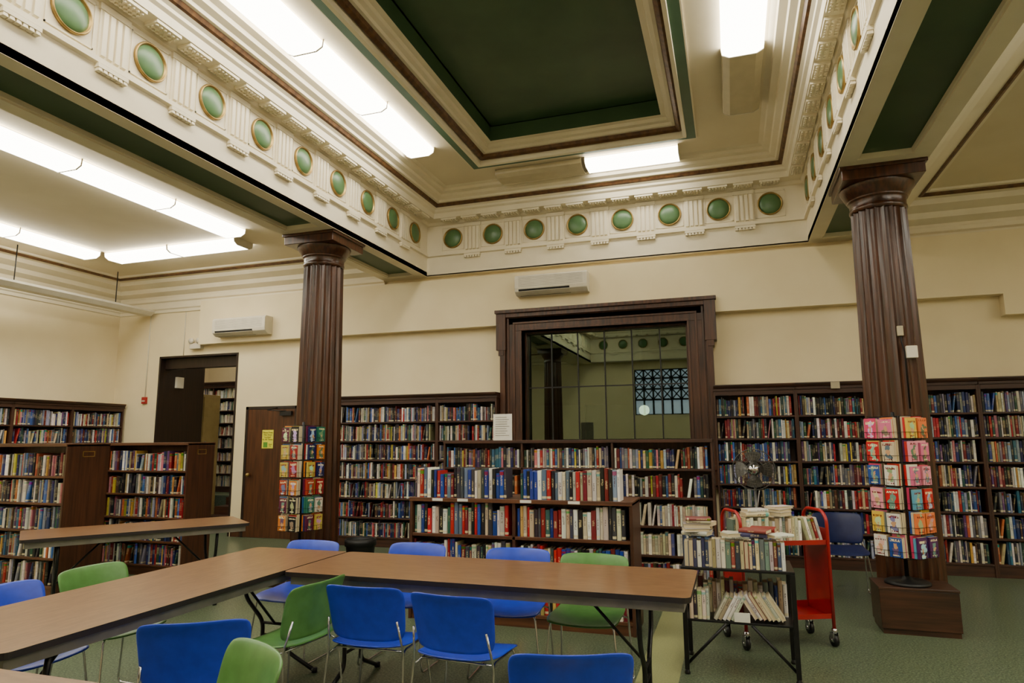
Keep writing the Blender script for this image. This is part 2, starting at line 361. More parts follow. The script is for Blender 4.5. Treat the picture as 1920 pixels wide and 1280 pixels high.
def roundel(loc,rx):
    e=inst('roundel',b_roundel,'wall_roundel','round green domed medallion with brass rim on the frieze','medallion',loc,0,'green medallions along the frieze')
    e.rotation_euler=rx
for s in posB: roundel((s,Y1,4.63),(math.pi/2,0,0))
for s in posB: roundel((s,Y0,4.63),(-math.pi/2,0,0))
for s in posL[:9]: roundel((XA,s,4.63),(math.pi/2,0,math.pi/2))
for s in posL[:9]: roundel((XB,s,4.63),(math.pi/2,0,-math.pi/2))
prof=[(0,4.07,0),(.06,4.10,0),(.07,4.15,0),(.18,4.20,0),(.20,4.27,0),(.36,4.32,0),(.38,4.38,0),(.44,4.40,1),(.46,4.385,1),(.49,4.40,1),(.50,4.42,0),(.54,4.425,0),(.55,ZL,0)]
for n,rc in ((7,(XL,XA-BW,YF,YB)),(8,(XB+BW,XR,YF,YB))):
    mb=MB(); mb.ring(rc,prof)
    x0,x1=rc[0],rc[1]
    lp=[(0,3.84),(.03,3.85),(.035,3.90),(.06,3.92),(.06,4.03),(.09,4.05),(.09,4.1),(0,4.1)]
    mb.extr([(YB-p[0],p[1]) for p in lp],x0,x1,0)
    Mx=Matrix(((0,1,0,0),(1,0,0,0),(0,0,1,0),(0,0,0,1)))
    if n==7: mb.extr([(XL+p[0],p[1]) for p in lp],YF,YB,0,Mx)
    else: mb.extr([(XR-p[0],p[1]) for p in lp],YF,YB,0,Mx)
    struct(mkobj('trim_%d'%n,mb.mesh('corn',[M_trim,M_gild])),'stepped cream cornice with thin bronze line')
# ---------------------------------------------------------------- columns
def b_column():
    NF=20; sub=8; n=NF*sub; vs=[];fs=[]
    levels=[(.10,.274),(.6,.272),(1.2,.268),(2.0,.260),(2.8,.250),(3.4,.243),(3.70,.240)]
    for k,(z,r) in enumerate(levels):
        for j in range(n):
            a=2*math.pi*j/n; d=.024*abs(math.sin(NF*a/2))
            rr=r-d
            vs.append((rr*math.cos(a),rr*math.sin(a),z))
    for i in range(len(levels)-1):
        for j in range(n): fs.append((i*n+j,i*n+(j+1)%n,(i+1)*n+(j+1)%n,(i+1)*n+j))
    sh=MB().add(vs,fs,0,False)
    cp=MB(); cp.lathe([(.238,3.68),(.250,3.70),(.250,3.72),(.242,3.73),(.245,3.79),(.262,3.80),(.262,3.815),(.275,3.825),(.305,3.88),(.325,3.92),(.325,3.935)],48,0)
    cp.box(-.345,.345,-.345,.345,3.93,4.03); cp.box(-.365,.365,-.365,.365,4.025,ZS)
    pl=MB().lathe([(.285,0),(.285,.09),(.275,.11)],48)
    return [('shaft',sh.mesh('shaft',[M_col]),0,None,None),('capital',cp.mesh('capital',[M_col]),.006,None,None),('plinth',pl.mesh('plinth',[M_dark]),.004,None,None)]
for (x,y) in ((-4.76,6.93),(1.45,6.93),(-4.76,.4),(1.45,.4)):
    inst('column',b_column,'fluted_column','dark oak fluted column with square capital supporting the beam','column',(x,y,0),0)
# ---------------------------------------------------------------- light fixtures
def b_fix(lit):
    def f():
        p=[(-.195,-.02),(-.185,-.07),(-.12,-.105),(.12,-.105),(.185,-.07),(.195,-.02)]
        d=MB().extr(p,-.602,.602,0,None,False)
        h=MB().box(-.6,.6,-.17,.17,-.02,0)
        for x in (-.607,.602): h.extr([(-.2,-.0),(-.19,-.075),(-.125,-.11),(.125,-.11),(.19,-.075),(.2,0)],x,x+.005)
        return [('diffuser',d.mesh('diffuser',[M_lamp if lit else M_unlit]),0,None,'glowing white diffuser' if lit else 'unlit cream diffuser'),('housing',h.mesh('housing',[M_white]),0,None,None)]
    return f
def fixture(x,y,z,alongy,lit=True):
    inst('fix%d'%lit,b_fix(lit),'fluorescent_light','lit fluorescent ceiling fixture with wraparound diffuser' if lit else 'unlit fluorescent ceiling fixture with cream diffuser','ceiling light',(x,y,z),math.pi/2 if alongy else 0,'fluorescent ceiling lights')
for i in range(8): fixture(-3.63,6.69-1.22*i,ZC,True)
fixture(-1.07,8.42,ZC,False); fixture(-2.33,8.42,ZC,False,False)
fixture(.285,6.84,ZC,True,False)
for i in range(1,8): fixture(.285,6.84-1.22*i,ZC,True)
for i in range(7): fixture(-6.42,6.59-1.22*i,ZL,True)
fixture(-7.22,7.62,ZL,False); fixture(-8.45,7.62,ZL,False)
for i in range(7): fixture(-9.25,6.75-1.22*i,ZL,True)
for i in range(6): fixture(5.6,6.4-1.22*i,ZL,True)
for i in range(5): fixture(3.3,4.4-1.22*i,ZL,True)
e=empty('hanging_light_trough','long white metal trough light hung by thin rods near the wall','light',(-9.9,6.0,3.85))
m=MB().extr([(-.16,.03),(-.15,0),(-.08,-.06),(.08,-.06),(.15,0),(.16,.03)],-3.0,3.08,0,Matrix.Rotation(math.pi/2,4,'Z')); part('trough',m,[M_white],e)
for y in (-2.5,-.9,.7,2.4): part('hanging_rod',MB().cyl((0,y,.02),(0,y,.60),.008,8),[M_black],e)
# ---------------------------------------------------------------- books
PAL=[((206,200,190),11),((28,28,34),16),((28,40,92),11),((150,28,34),8),((100,24,32),7),((36,74,60),6),((176,160,124),8),((56,90,156),8),((186,140,60),3),((84,58,44),6),((112,112,120),8),((40,92,120),5),((190,176,60),1.5),((92,60,110),4),((172,88,50),3),((228,224,218),10),((48,52,62),8),((140,150,170),8),((186,110,124),3)]
PALW=[((226,220,204),24),((204,190,158),14),((150,40,44),4),((70,80,120),5),((200,196,190),12),((60,60,66),3),((176,160,130),6),((150,80,70),2),((120,140,130),3)]
PALB=[((228,226,220),18),((30,60,150),10),((24,24,28),13),((180,30,36),7),((206,194,164),9),((50,100,90),4),((60,60,70),8),((120,26,36),6),((200,170,90),3),((110,130,160),6),((226,120,50),1)]
def pick(pal):
    t=random.uniform(0,sum(p[1] for p in pal))
    for c,wt in pal:
        t-=wt
        if t<=0: break
    k=random.uniform(.78,1.12)
    return tuple(min(255,max(4,x*k+random.uniform(-8,8))) for x in c)
def book_mesh():
    vs=[];fs=[];mi=[];uvs=[]
    def q(pts,m_,uv=None):
        o=len(vs); vs.extend(pts); fs.append(tuple(range(o,o+len(pts)))); mi.append(m_); uvs.append(uv or [(-1,-1)]*len(pts))
    sx=[0,.06,.22,.5,.78,.94,1]; sy=[.06,.03,.01,0,.01,.03,.06]
    for i in range(6):
        q([(sx[i],sy[i],0),(sx[i+1],sy[i+1],0),(sx[i+1],sy[i+1],1),(sx[i],sy[i],1)],0,[(sx[i],0),(sx[i+1],0),(sx[i+1],1),(sx[i],1)])
    bt=.09
    for a,b in ((0,bt),(1-bt,1)):
        x0,x1=a,b
        q([(x0,1,0),(x0,.06,0),(x0,.06,1),(x0,1,1)],0); q([(x1,.06,0),(x1,1,0),(x1,1,1),(x1,.06,1)],0)
        q([(x0,.06,1),(x1,.06,1),(x1,1,1),(x0,1,1)],0); q([(x0,1,0),(x1,1,0),(x1,.06,0),(x0,.06,0)],0); q([(x1,1,0),(x0,1,0),(x0,1,1),(x1,1,1)],0)
    q([(sx[i],sy[i],1) for i in range(7)],0); q([(sx[i],sy[i],0) for i in range(6,-1,-1)],0)
    x0,x1,y0,y1,z0,z1=bt,1-bt,.06,.965,.015,.985
    q([(x0,y0,z1),(x1,y0,z1),(x1,y1,z1),(x0,y1,z1)],1); q([(x0,y1,z0),(x1,y1,z0),(x1,y0,z0),(x0,y0,z0)],1); q([(x1,y1,z0),(x0,y1,z0),(x0,y1,z1),(x1,y1,z1)],1)
    me=bpy.data.meshes.new('book'); me.from_pydata(vs,[],fs); me.materials.append(M_book); me.materials.append(M_page)
    me.polygons.foreach_set('material_index',mi)
    ul=me.uv_layers.new(name='UVMap'); k=0
    for u in uvs:
        for p in u: ul.data[k].uv=p; k+=1
    me.update(); return me
BOOK=book_mesh()
def cover_mesh():
    vs=[(0,0,0),(1,0,0),(1,1,0),(0,1,0),(0,0,1),(1,0,1),(1,1,1),(0,1,1),(.99,.08,0),(.99,.92,0),(.99,.92,1),(.99,.08,1)]
    fs=[(0,1,5,4),(2,3,7,6),(3,0,4,7),(4,5,6,7),(3,2,1,0),(1,2,6,5)]
    me=bpy.data.meshes.new('paperback'); me.from_pydata(vs,[],fs); me.materials.append(M_cover); me.materials.append(M_page)
    me.polygons.foreach_set('material_index',[0,0,0,1,1,1])
    ul=me.uv_layers.new(name='UVMap'); k=0
    for f in range(6):
        for p in [(0,0),(1,0),(1,1),(0,1)]: ul.data[k].uv=p if f==0 else (-1,-1); k+=1
    return me
COVER=cover_mesh()
def put_book(Mw,t,d,h,color,group,label='hardcover library book with printed spine standing on a shelf',name='book',me=None,cat='book'):
    o=bpy.data.objects.new(name,me or BOOK); COL.objects.link(o)
    o.matrix_world=Mw@Matrix.Diagonal((t,d,h,1)); o.color=lin(color)
    tag(o,label,cat,group); return o
SV=[];SF=[];SC=[];SU=[];SM=[]
def stuff_book(M,x,y,z,t,d,h,c,lean=0):
    r=random.random(); cl=lin(c)[:3]+(r,)
    pts=[(0,d),(0,.006),(t*.2,0),(t*.8,0),(t,.006),(t,d)]
    o=len(SV)
    for zz in (0,h):
        for px,py in pts: SV.append(tuple(M@Vector((x+px+lean*zz,y+py,z+zz))))
    us=[0,.0,.2,.8,1]
    for i in range(5):
        SF.append((o+i,o+i+1,o+6+i+1,o+6+i)); SM.append(0); SC.append(cl)
        if i in (1,2,3): u0,u1=us[i],us[i+1]; SU.append([(u0,0),(u1,0),(u1,1),(u0,1)])
        else: SU.append([(-1,-1)]*4)
    SF.append(tuple(o+6+i for i in range(6))); SM.append(1); SC.append(cl); SU.append([(-1,-1)]*6)
def fill(M,x0,x1,z,clear,yf,dep,pal,mode='stuff',group=None,hr=(.19,.26),tr=(.018,.045),full=1.0,label=None):
    x=x0+random.uniform(.002,.01); xe=x0+(x1-x0)*full; hb=random.uniform(*hr)
    while True:
        t=random.uniform(*tr)
        if x+t>xe: break
        if random.random()<.25: hb=random.uniform(*hr)
        h=min(clear-.015,hb+random.uniform(-.012,.012)); d=min(dep,h*.7); y=yf+random.uniform(.0,.02)
        c=pick(pal)
        if mode=='stuff': 
            if random.random()<.03 and x+t+.05<xe:
                stuff_book(M,x,y,z,t*.96,d,h*.95,c,.18); x+=.04
            else: stuff_book(M,x,y,z,t*.96,d,h,c)
        else: put_book(M@Matrix.Translation((x,y,z)),t*.96,d,h,c,group,label or 'library book with printed spine standing on a shelf')
        x+=t
        if mode=='stuff' and random.random()<.010:
            x+=random.uniform(.02,.05)
    return x
# ---------------------------------------------------------------- bookcases
def bookcase(name,label,M,w,dep,h,nrow,base=.1,topgap=.05,wood=(M_shelf,M_shelfz),crown=True,divs=(),double=False,th=.022):
    e=empty(name,label,'bookcase'); e.matrix_world=M
    for x in (0,w-th): part('side_panel',MB().box(x,x+th,0,dep,0,h),[wood[1]],e,.002)
    for x in divs: part('divider',MB().box(x-th/2,x+th/2,.004,dep,base,h-.02),[wood[1]],e,.002)
    ym=dep/2 if double else dep-.015
    part('back_panel',MB().box(th,w-th,ym-.006,ym+.009,base,h-.02),[wood[1]],e)
    part('plinth',MB().box(th,w-th,.015,dep-.015,0,base),[wood[0]],e)
    tb=MB().box(-.008 if crown else 0,w+.008 if crown else w,-.012,dep+(.012 if double else 0),h-.02,h+.012)
    if crown and not double:
        tb.extr([(-.012,h+.012),(-.03,h+.02),(-.045,h+.045),(-.045,h+.06),(dep,h+.06),(dep,h+.012)],-.0,w+.0)
        tb.box(th,w-th,0,.02,h-.075,h-.02)
    part('top_board',tb,[wood[0]],e,.002)
    p=(h-topgap-base)/nrow; xs=[th]+[v for dv in divs for v in (dv-th/2,dv+th/2)]+[w-th]; slots=[]
    for r in range(nrow):
        z=base+r*p
        part('shelf',MB().box(th,w-th,.004,dep-.004,z,z+th),[wood[0]],e,.002)
        for i in range(0,len(xs),2): slots.append((xs[i],xs[i+1],z+th,p-th,r))
    return e,slots
def T(x,y,z=0,r=0): return Matrix.Translation((x,y,z))@Matrix.Rotation(r,4,'Z')
secs=[(-6.0,-4.09,()),(-4.09,-3.16,()),(-.20,.77,()),(.77,1.74,()),(1.74,2.71,()),(2.71,3.68,()),(3.68,4.65,())]
for (a,b,dv) in secs:
    M=T(a,8.88); wd=b-a
    _,sl=bookcase('wall_bookcase','tall dark wood wall bookcase packed with library books',M,wd,.315,2.16,7,base=.12,topgap=.08)
    for (x0,x1,z,cl,r) in sl: fill(M,x0,x1,z,cl,.03,.2,PAL,hr=(.19,.25),tr=(.014,.034),full=random.choice((1,1,1,.98,.95)))
for y in (9.15,8.18,7.21,6.24):
    M=T(-10.37,y-.97,0,math.pi/2)
    _,sl=bookcase('wall_bookcase','tall dark wood wall bookcase packed with library books',M,.97,.315,2.16,7,base=.12,topgap=.08)
    for (x0,x1,z,cl,r) in sl: 
        if r>=2: fill(M,x0,x1,z,cl,.03,.2,PAL,hr=(.19,.25),tr=(.014,.034))
def free_unit(xr,y,wd,dep,label,divs):
    M=T(xr-wd,y)
    e,sl=bookcase('bookcase',label,M,wd,dep,1.53,5,base=.1,topgap=.07,wood=(M_mid,M_midz),crown=False,divs=divs,double=True)
    for (x0,x1,z,cl,r) in sl: fill(M,x0,x1,z,cl,.02,dep/2-.03,PAL,hr=(.19,.25),tr=(.015,.038))
    m=MB(); 
    for a in ((-.07,.07,1.40,1.408),(-.07,.07,1.452,1.46)): m.box(wd,wd+.006,dep/2+a[0],dep/2+a[1],a[2],a[3])
    for a in (-.07,.062): m.box(wd,wd+.006,dep/2+a,dep/2+a+.008,1.40,1.46)
    o=part('label_holder',m,[M_brass],e); o['label']='small brass label frame'
free_unit(-6.1,6.3,1.27,.42,'brown wood double-sided bookcase with end panel and label frame',())
free_unit(-6.5,5.1,2.3,.49,'brown wood double-sided bookcase with wide end panel',(1.15,))
M=T(-3.09,6.9)
_,sl=bookcase('bookcase','eye-level three-section dark wood bookcase filled with books',M,2.9,.45,1.53,5,base=.1,topgap=.02,wood=(M_shelf,M_shelfz),crown=False,divs=(.92,1.90),double=True)
for (x0,x1,z,cl,r) in sl:
    rr=PALW if (x0>1.8 and r in(1,2)) else PAL
    fill(M,x0,x1,z,cl,.02,.19,rr,hr=(.18,.22),tr=(.016,.036),full=.97)
M=T(-2.80,5.52)
_,sl=bookcase('low_bookcase','low two-section reddish brown bookcase with books on top',M,2.0,.46,1.03,3,base=.08,topgap=.01,wood=(M_mid,M_midz),crown=False,divs=(.985,),double=True,th=.026)
for (x0,x1,z,cl,r) in sl:
    fill(M,x0,x1,z,cl,.02,.2,PALB,'ind','books in the low bookcase',hr=(.21,.27),tr=(.022,.044),full=.985)
fill(M,.02,.93,1.042,.4,.03,.2,PALB,'ind','books standing on top of the low bookcase',hr=(.21,.27),tr=(.022,.044),label='library book with bright jacket standing on the low bookcase top')
fill(M,1.03,1.93,1.042,.4,.03,.2,PALB,'ind','books standing on top of the low bookcase',hr=(.21,.27),tr=(.022,.044),label='library book with bright jacket standing on the low bookcase top')
for x in (.28,.52,1.1,1.52):
    o=mkobj('shelf_label',MB().box(x-.05,x+.05,-.016,-.0125,1.017,1.040).mesh('l',[M_paper])); o.matrix_world=M
    tag(o,'small white paper label on the bookcase edge','label','white labels on the low bookcase')
M=T(-12.0,12.0,.45)
_,sl=bookcase('bookcase','tall bookcase seen through the open doorway',M,2.9,.3,2.35,8,base=.1,topgap=.05,divs=(.97,1.93))
for (x0,x1,z,cl,r) in sl: fill(M,x0,x1,z,cl,.03,.2,PALW,hr=(.17,.23),tr=(.02,.04))
me=bpy.data.meshes.new('book_rows'); me.from_pydata(SV,[],SF); me.materials.append(M_bookS); me.materials.append(M_page)
me.polygons.foreach_set('material_index',SM)
ul=me.uv_layers.new(name='UVMap'); ca=me.color_attributes.new('Col','FLOAT_COLOR','CORNER')
fu=[];fc=[]
for u,c in zip(SU,SC):
    for p in u: fu+=p; fc+=c
ul.data.foreach_set('uv',fu); ca.data.foreach_set('color',fc); me.update()
tag(mkobj('book',me),'rows of assorted library books filling the wall and free-standing shelves','book','books on the shelves',kind='stuff')
# ---------------------------------------------------------------- spinner racks
PH=.19
RW=.138
def b_rack():
    w=RW; out=[]
    b=MB().lathe([(.17,0),(.17,.015),(.15,.03),(.04,.04),(.03,.06)],28); out.append(('base',b.mesh('base',[M_black]),0,None,None))
    p=MB().cyl((0,0,.03),(0,0,1.40),.016,12); out.append(('pole',p.mesh('pole',[M_black]),0,None,None))
    f=MB()
    for z in [.22+PH*i for i in range(7)]:
        f.tube([(-w,-w,z),(w,-w,z),(w,w,z),(-w,w,z)],.003,6,0,None,True)
        f.cyl((-w,0,z),(w,0,z),.003,6); f.cyl((0,-w,z),(0,w,z),.003,6)
    for a in (-w,0,w):
        for b2 in (-w,0,w):
            if a or b2: f.cyl((a,b2,.22),(a,b2,1.37),.003,6)
    for q in range(4):
        Mq=Matrix.Rotation(q*math.pi/2,4,'Z')
        for c in range(2):
            for r in range(6):
                x0=-w+.006+c*w; z=.23+r*PH
                f.tube([(x0,-w,z+.05),(x0,-w-.068,z+.05),(x0+w-.012,-w-.068,z+.05),(x0+w-.012,-w,z+.05)],.0018,5,0,Mq)
                for xx in (x0+.03,x0+w-.042): f.tube([(xx,-w,z-.003),(xx,-w-.068,z-.003),(xx,-w-.068,z+.05)],.0018,5,0,Mq)
    out.append(('wire_frame',f.mesh('wf',[M_black]),0,None,None))
    return out
CP=[(196,24,34),(236,150,170),(224,190,70),(214,60,110),(190,30,30),(226,222,210),(40,80,160),(24,24,34),(220,110,150),(80,30,90),(208,190,160),(90,160,190),(230,120,60)]
CPD=[(24,34,90),(160,50,26),(20,20,28),(150,24,34),(30,80,140),(206,120,40),(190,170,70),(214,206,190),(40,110,90),(90,20,60)]
def rack(x,y,z,rot,pal,sides):
    inst('rack',b_rack,'spinner_rack','black wire spinner rack of paperbacks beside the column','book rack',(x,y,z),rot,'paperback spinner racks')
    Mr=T(x,y,z,rot); w=RW; n=0
    order=pal[:]; 
    for q in sides:
        Mq=Mr@Matrix.Rotation(q*math.pi/2,4,'Z')
        for c in range(2):
            for r in range(6):
                for k,yy in enumerate((-w-.064,-w-.043,-w-.022)):
                    if n%len(order)==0: random.shuffle(order)
                    col=order[n%len(order)]; n+=1
                    bw=random.uniform(.102,.114); bh=random.uniform(.150,.166)+.006*k
                    x0=-w+.006+c*w+(.126-bw)/2+random.uniform(-.006,.006); zz=.232+r*PH
                    put_book(Mq@Matrix.Translation((x0,yy,zz))@Matrix.Rotation(random.uniform(-.03,.03),4,'Y'),bw,.019,bh,col,'paperbacks in the spinner racks',
                      'glossy paperback with colourful cover facing out in a wire rack','paperback',COVER)
rack(1.305,6.38,.36,math.radians(-46),CP,(0,1))
rack(-4.575,6.38,.36,math.radians(-8),CPD,(0,1))
for x in (1.34,-4.56):
    e=empty('rack_stand','low dark wood box carrying a spinner rack','wooden box',(x,6.39,0))
    part('body',MB().box(-.28,.28,-.19,.19,.04,.34),[M_darkx],e,.004); part('top',MB().box(-.285,.285,-.195,.195,.34,.36),[M_darkx],e,.003); part('base',MB().box(-.27,.27,-.18,.18,0,.04),[M_darkx],e)
# ---------------------------------------------------------------- tables
def b_table(L,W):
    def f():
        r=.04; pts=[]
        for cx,cy,a0 in ((L/2-r,W/2-r,0),(-L/2+r,W/2-r,90),(-L/2+r,-W/2+r,180),(L/2-r,-W/2+r,270)):
            for k in range(6):
                a=math.radians(a0+k*18); pts.append((cx+r*math.cos(a),cy+r*math.sin(a)))
        n=len(pts); t=MB()
        t.add([(x,y,.75) for x,y in pts],[tuple(range(n))],0)
        t.add([(x,y,.722) for x,y in pts],[tuple(range(n-1,-1,-1))],1)
        t.add([(x,y,.722) for x,y in pts]+[(x,y,.75) for x,y in pts],[(i,(i+1)%n,n+(i+1)%n,n+i) for i in range(n)],1)
        a=MB(); i=.035; hh=.67
        a.box(-L/2+i,L/2-i,-W/2+i,-W/2+i+.02,hh,.722); a.box(-L/2+i,L/2-i,W/2-i-.02,W/2-i,hh,.722)
        a.box(-L/2+i,-L/2+i+.02,-W/2+i+.02,W/2-i-.02,hh,.722); a.box(L/2-i-.02,L/2-i,-W/2+i+.02,W/2-i-.02,hh,.722)
        out=[('tabletop',t.mesh('tabletop',[M_top,M_edge]),0,None,'brown woodgrain laminate top with black edging'),('apron',a.mesh('apron',[M_steel]),.002,None,'grey steel apron')]
        for s in (-1,1):
            x=s*(L/2-.28); l=MB()
            l.tube(fillet([(x,-W/2+.1,.70),(x,-W/2+.14,.45),(x,-.10,.30),(x,-.10,.12),(x,-W/2+.06,.012)],.05),.014,8)
            l.tube(fillet([(x,W/2-.1,.70),(x,W/2-.14,.45),(x,.10,.30),(x,.10,.12),(x,W/2-.06,.012)],.05),.014,8)
            l.cyl((x,-W/2+.1,.69),(x,W/2-.1,.69),.012,8); l.cyl((x,-.1,.21),(x,.1,.21),.010,8); l.cyl((x,-.1,.29),(x,.1,.29),.010,8)
            for yy in (-W/2+.06,W/2-.06): l.cyl((x,yy,0),(x,yy,.03),.02,10)
            out.append(('leg',l.mesh('leg',[M_black]),0,None,'black folding steel leg frame'))
            b=MB().tube([(x,0,.29),(x-s*.38,0,.68)],.009,8); b.box(x-s*.38-.02,x-s*.38+.02,-W/2+.055,W/2-.055,.675,.69)
            out.append(('brace',b.mesh('brace',[M_black]),0,None,None))
        return out
    return f
def table(L,W,x,y,rot,label): inst('t%g_%g'%(L,W),b_table(L,W),'folding_table',label,'table',(x,y,0),rot,'folding reading tables')
table(2.46,.77,-1.475,4.0,0,'long folding table with brown woodgrain top beside blue chairs')
table(2.44,.79,-3.115,3.16,math.pi/2,'long brown folding table meeting another at a corner')
table(2.44,.77,-1.5,1.44,0,'brown woodgrain folding table facing the long table')
ang=math.atan2(.81,.59)
cx,cy=(-5.68-4.59-.62)/2,(4.1+5.6+.45)/2
table(1.85,.76,cx,cy,ang,'brown folding table set apart beside the bookcases')
# ---------------------------------------------------------------- chairs
def b_chair(mat,dark):
    def f():
        def seat(u,v):
            a=u*2-1; b=v*2-1
            x=.228*a*(1-.10*abs(b)**6)*(1+.03*b); y=.01+.215*b*(1-.08*abs(a)**6)
            z=.44+.012*a*a-.022*max(0,b)**3+.018*max(0,-b)**2-.01*(1-a*a)*(1-b*b)
            return (x,y,z)
        def back(u,v):
            a=u*2-1; b=v*2-1
            x=(.232+.010*b)*a*(1-.07*abs(b)**8); z=.63+.15*b*(1-.08*abs(a)**7)
            y=-.215-.035*b+.05*a*a-.018*max(0,b)**4-.012*max(0,-b)**4
            return (x,y,z)
        s=MB().grid(seat,12,12); bk=MB().grid(back,12,10)
        out=[('seat',s.mesh('seat',[dark]),0,'shell',None),('backrest',bk.mesh('backrest',[mat]),0,'shell',None)]
        for sg in (-1,1):
            l=MB()
            l.tube(fillet([(sg*.14,.15,.425),(sg*.20,.17,.425),(sg*.245,.21,.012),(sg*.245,-.22,.012),(sg*.225,-.17,.43),(sg*.205,-.215,.60)],.04),.0065,8)
            l.tube(fillet([(sg*.222,-.165,.40),(sg*.20,-.10,.425),(sg*.20,.16,.425)],.03),.0055,8)
            out.append(('leg',l.mesh('leg',[M_chrome]),0,None,'chrome rod sled leg'))
        for yy in (.12,-.13): out.append(('cross_bar',MB().cyl((-.20,yy,.424),(.20,yy,.424),.006,8).mesh('cb',[M_chrome]),0,None,None))
        return out
    return f
def chair(bx,by,phi,col,label):
    p=math.radians(phi); fx,fy=-math.sin(p),math.cos(p)
    mt_={'blue':(M_blue,M_blue),'green':(M_grn,M_grn),'shaded_blue':(M_blue_shaded,M_blue_shaded)}[col]
    inst('chair_'+col,b_chair(*mt_),'stacking_chair',label,'chair',(bx+fx*.25,by+fy*.25,0),p,'stacking chairs around the tables')
LB='blue plastic stacking chair, chrome legs'; LG='green plastic stacking chair, chrome legs'
chair(-1.95,3.27,2,'blue',LB+', tucked at the long table'); chair(-1.42,3.22,-3,'blue',LB+', beside another blue chair')
chair(-2.28,2.44,32,'blue',LB+', turned to the corner table'); chair(-.60,2.50,18,'blue',LB+', standing apart')
chair(-2.23,3.36,84,'green',LG+', sideways in the corner'); chair(-1.75,2.25,152,'green',LG+', facing the near table')
chair(-3.15,4.62,180,'blue',LB+', behind the table corner'); chair(-2.30,4.72,180,'blue',LB+', behind the long table')
chair(-1.50,4.70,184,'blue',LB+', behind the long table'); chair(-.93,4.62,178,'green',LG+', behind the long table')
chair(-3.93,3.30,-92,'green',LG+', outside the corner table'); chair(-3.90,2.72,-88,'blue',LB+', outside the corner table')
chair(.98,7.75,180,'shaded_blue','blue plastic stacking chair, darkened for shade, before the wall bookcases')
# ---------------------------------------------------------------- black stand with paperbacks
e=empty('utility_stand','black metal two-tier stand piled with worn paperbacks','cart',(-.02,5.02,0))
part('top_tray',MB().box(-.36,.36,-.22,.22,.672,.69),[M_black],e,.003); part('shelf',MB().box(-.34,.34,-.20,.20,.335,.35),[M_black],e,.003)
for sx in (-1,1):
    for sy in (-1,1):
        l=MB().box(sx*.345-.015,sx*.345+.015,sy*.205-.015,sy*.205+.015,.03,.672); l.lathe([(.018,0),(.02,.01),(.012,.03)],10,0,(sx*.345,sy*.205,0))
        part('leg',l,[M_black],e,.002)
    part('brace',MB().tube([(sx*.08,-.20,.335),(sx*.335,-.205,.07)],.010,8),[M_black],e)
MS=T(-.02,5.02)
LP='worn pale paperback with creased spine'
def upright(Mb,x,y,z,t,d,h,col,grp,lab,lean=0,flip=False):
    Mw=Mb@Matrix.Translation((x,y,z))@Matrix.Rotation(lean,4,'Y')
    if flip: Mw=Mw@Matrix.Translation((t,d,0))@Matrix.Rotation(math.pi,4,'Z')
    put_book(Mw,t,d,h,col,grp,lab)
x=-.335
g='paperbacks piled on the black stand'
while x<.30:
    t=random.uniform(.02,.036); h=random.uniform(.165,.2)
    upright(MS,x,-.205+random.uniform(0,.012),.69,t*.95,.12,h,pick(PALW),g,LP+' standing on the stand',0,random.random()<.35); x+=t
def flat(Mb,x,y,z,t,d,h,rz,col,grp,lab):
    Mw=Mb@Matrix.Translation((x,y,z))@Matrix.Rotation(rz,4,'Z')@Matrix.Translation((-h/2,-d/2,0))@Matrix(((0,0,1,0),(0,1,0,0),(-1,0,0,t),(0,0,0,1)))
    put_book(Mw,t,d,h,col,grp,lab)
def stack(Mb,x,y,z,n,g,rz=0,pal=PALW):
    for i in range(n):
        t=random.uniform(.018,.032); d=random.uniform(.105,.13); h=random.uniform(.16,.19)
        flat(Mb,x+random.uniform(-.018,.018),y+random.uniform(-.01,.01),z,t,d,h,rz+random.uniform(-.3,.3)+(math.pi if random.random()<.5 else 0),pick(pal),g,LP+' lying flat in a stack'); z+=t+.0005
ZT=.893
stack(MS,-.245,-.14,ZT,5,g); stack(MS,.0,-.13,ZT,1,g,.5); stack(MS,.13,-.13,ZT,2,g,-.3); stack(MS,.27,-.12,ZT,1,g,.8)
stack(MS,-.24,.10,.69,10,g); stack(MS,-.02,.10,.69,8,g); stack(MS,.2,.10,.69,9,g)
g2='paperbacks on the lower tier of the black stand'
x=-.315
while x<-.20:
    t=random.uniform(.02,.03); upright(MS,x,-.19,.35,t*.95,.12,random.uniform(.17,.2),pick(PALW),g2,LP+' on the lower tier'); x+=t
x=-.16
for i in range(5): upright(MS,x+i*.027,-.19,.36,.023,.12,.18,pick(PALW),g2,LP+' leaning on its neighbour',.5)
x=.27
for i in range(7): upright(MS,x-i*.028,-.19,.365,.023,.12,.18,pick(PALW),g2,LP+' leaning on its neighbour',-.55,i%2==0)
x=-.32
while x<.3:
    t=random.uniform(.025,.036); upright(MS,x,.02,.35,t*.95,.13,random.uniform(.19,.24),pick(PALW+PAL[:6]),g2,LP+' in the rear row'); x+=t
o=mkobj('price_card',MB().box(-.05,.05,-.002,.002,0,.06).mesh('card',[M_paper]),None,(.0,4.822,.3505)); tag(o,'small blank white card on the stand shelf','card')
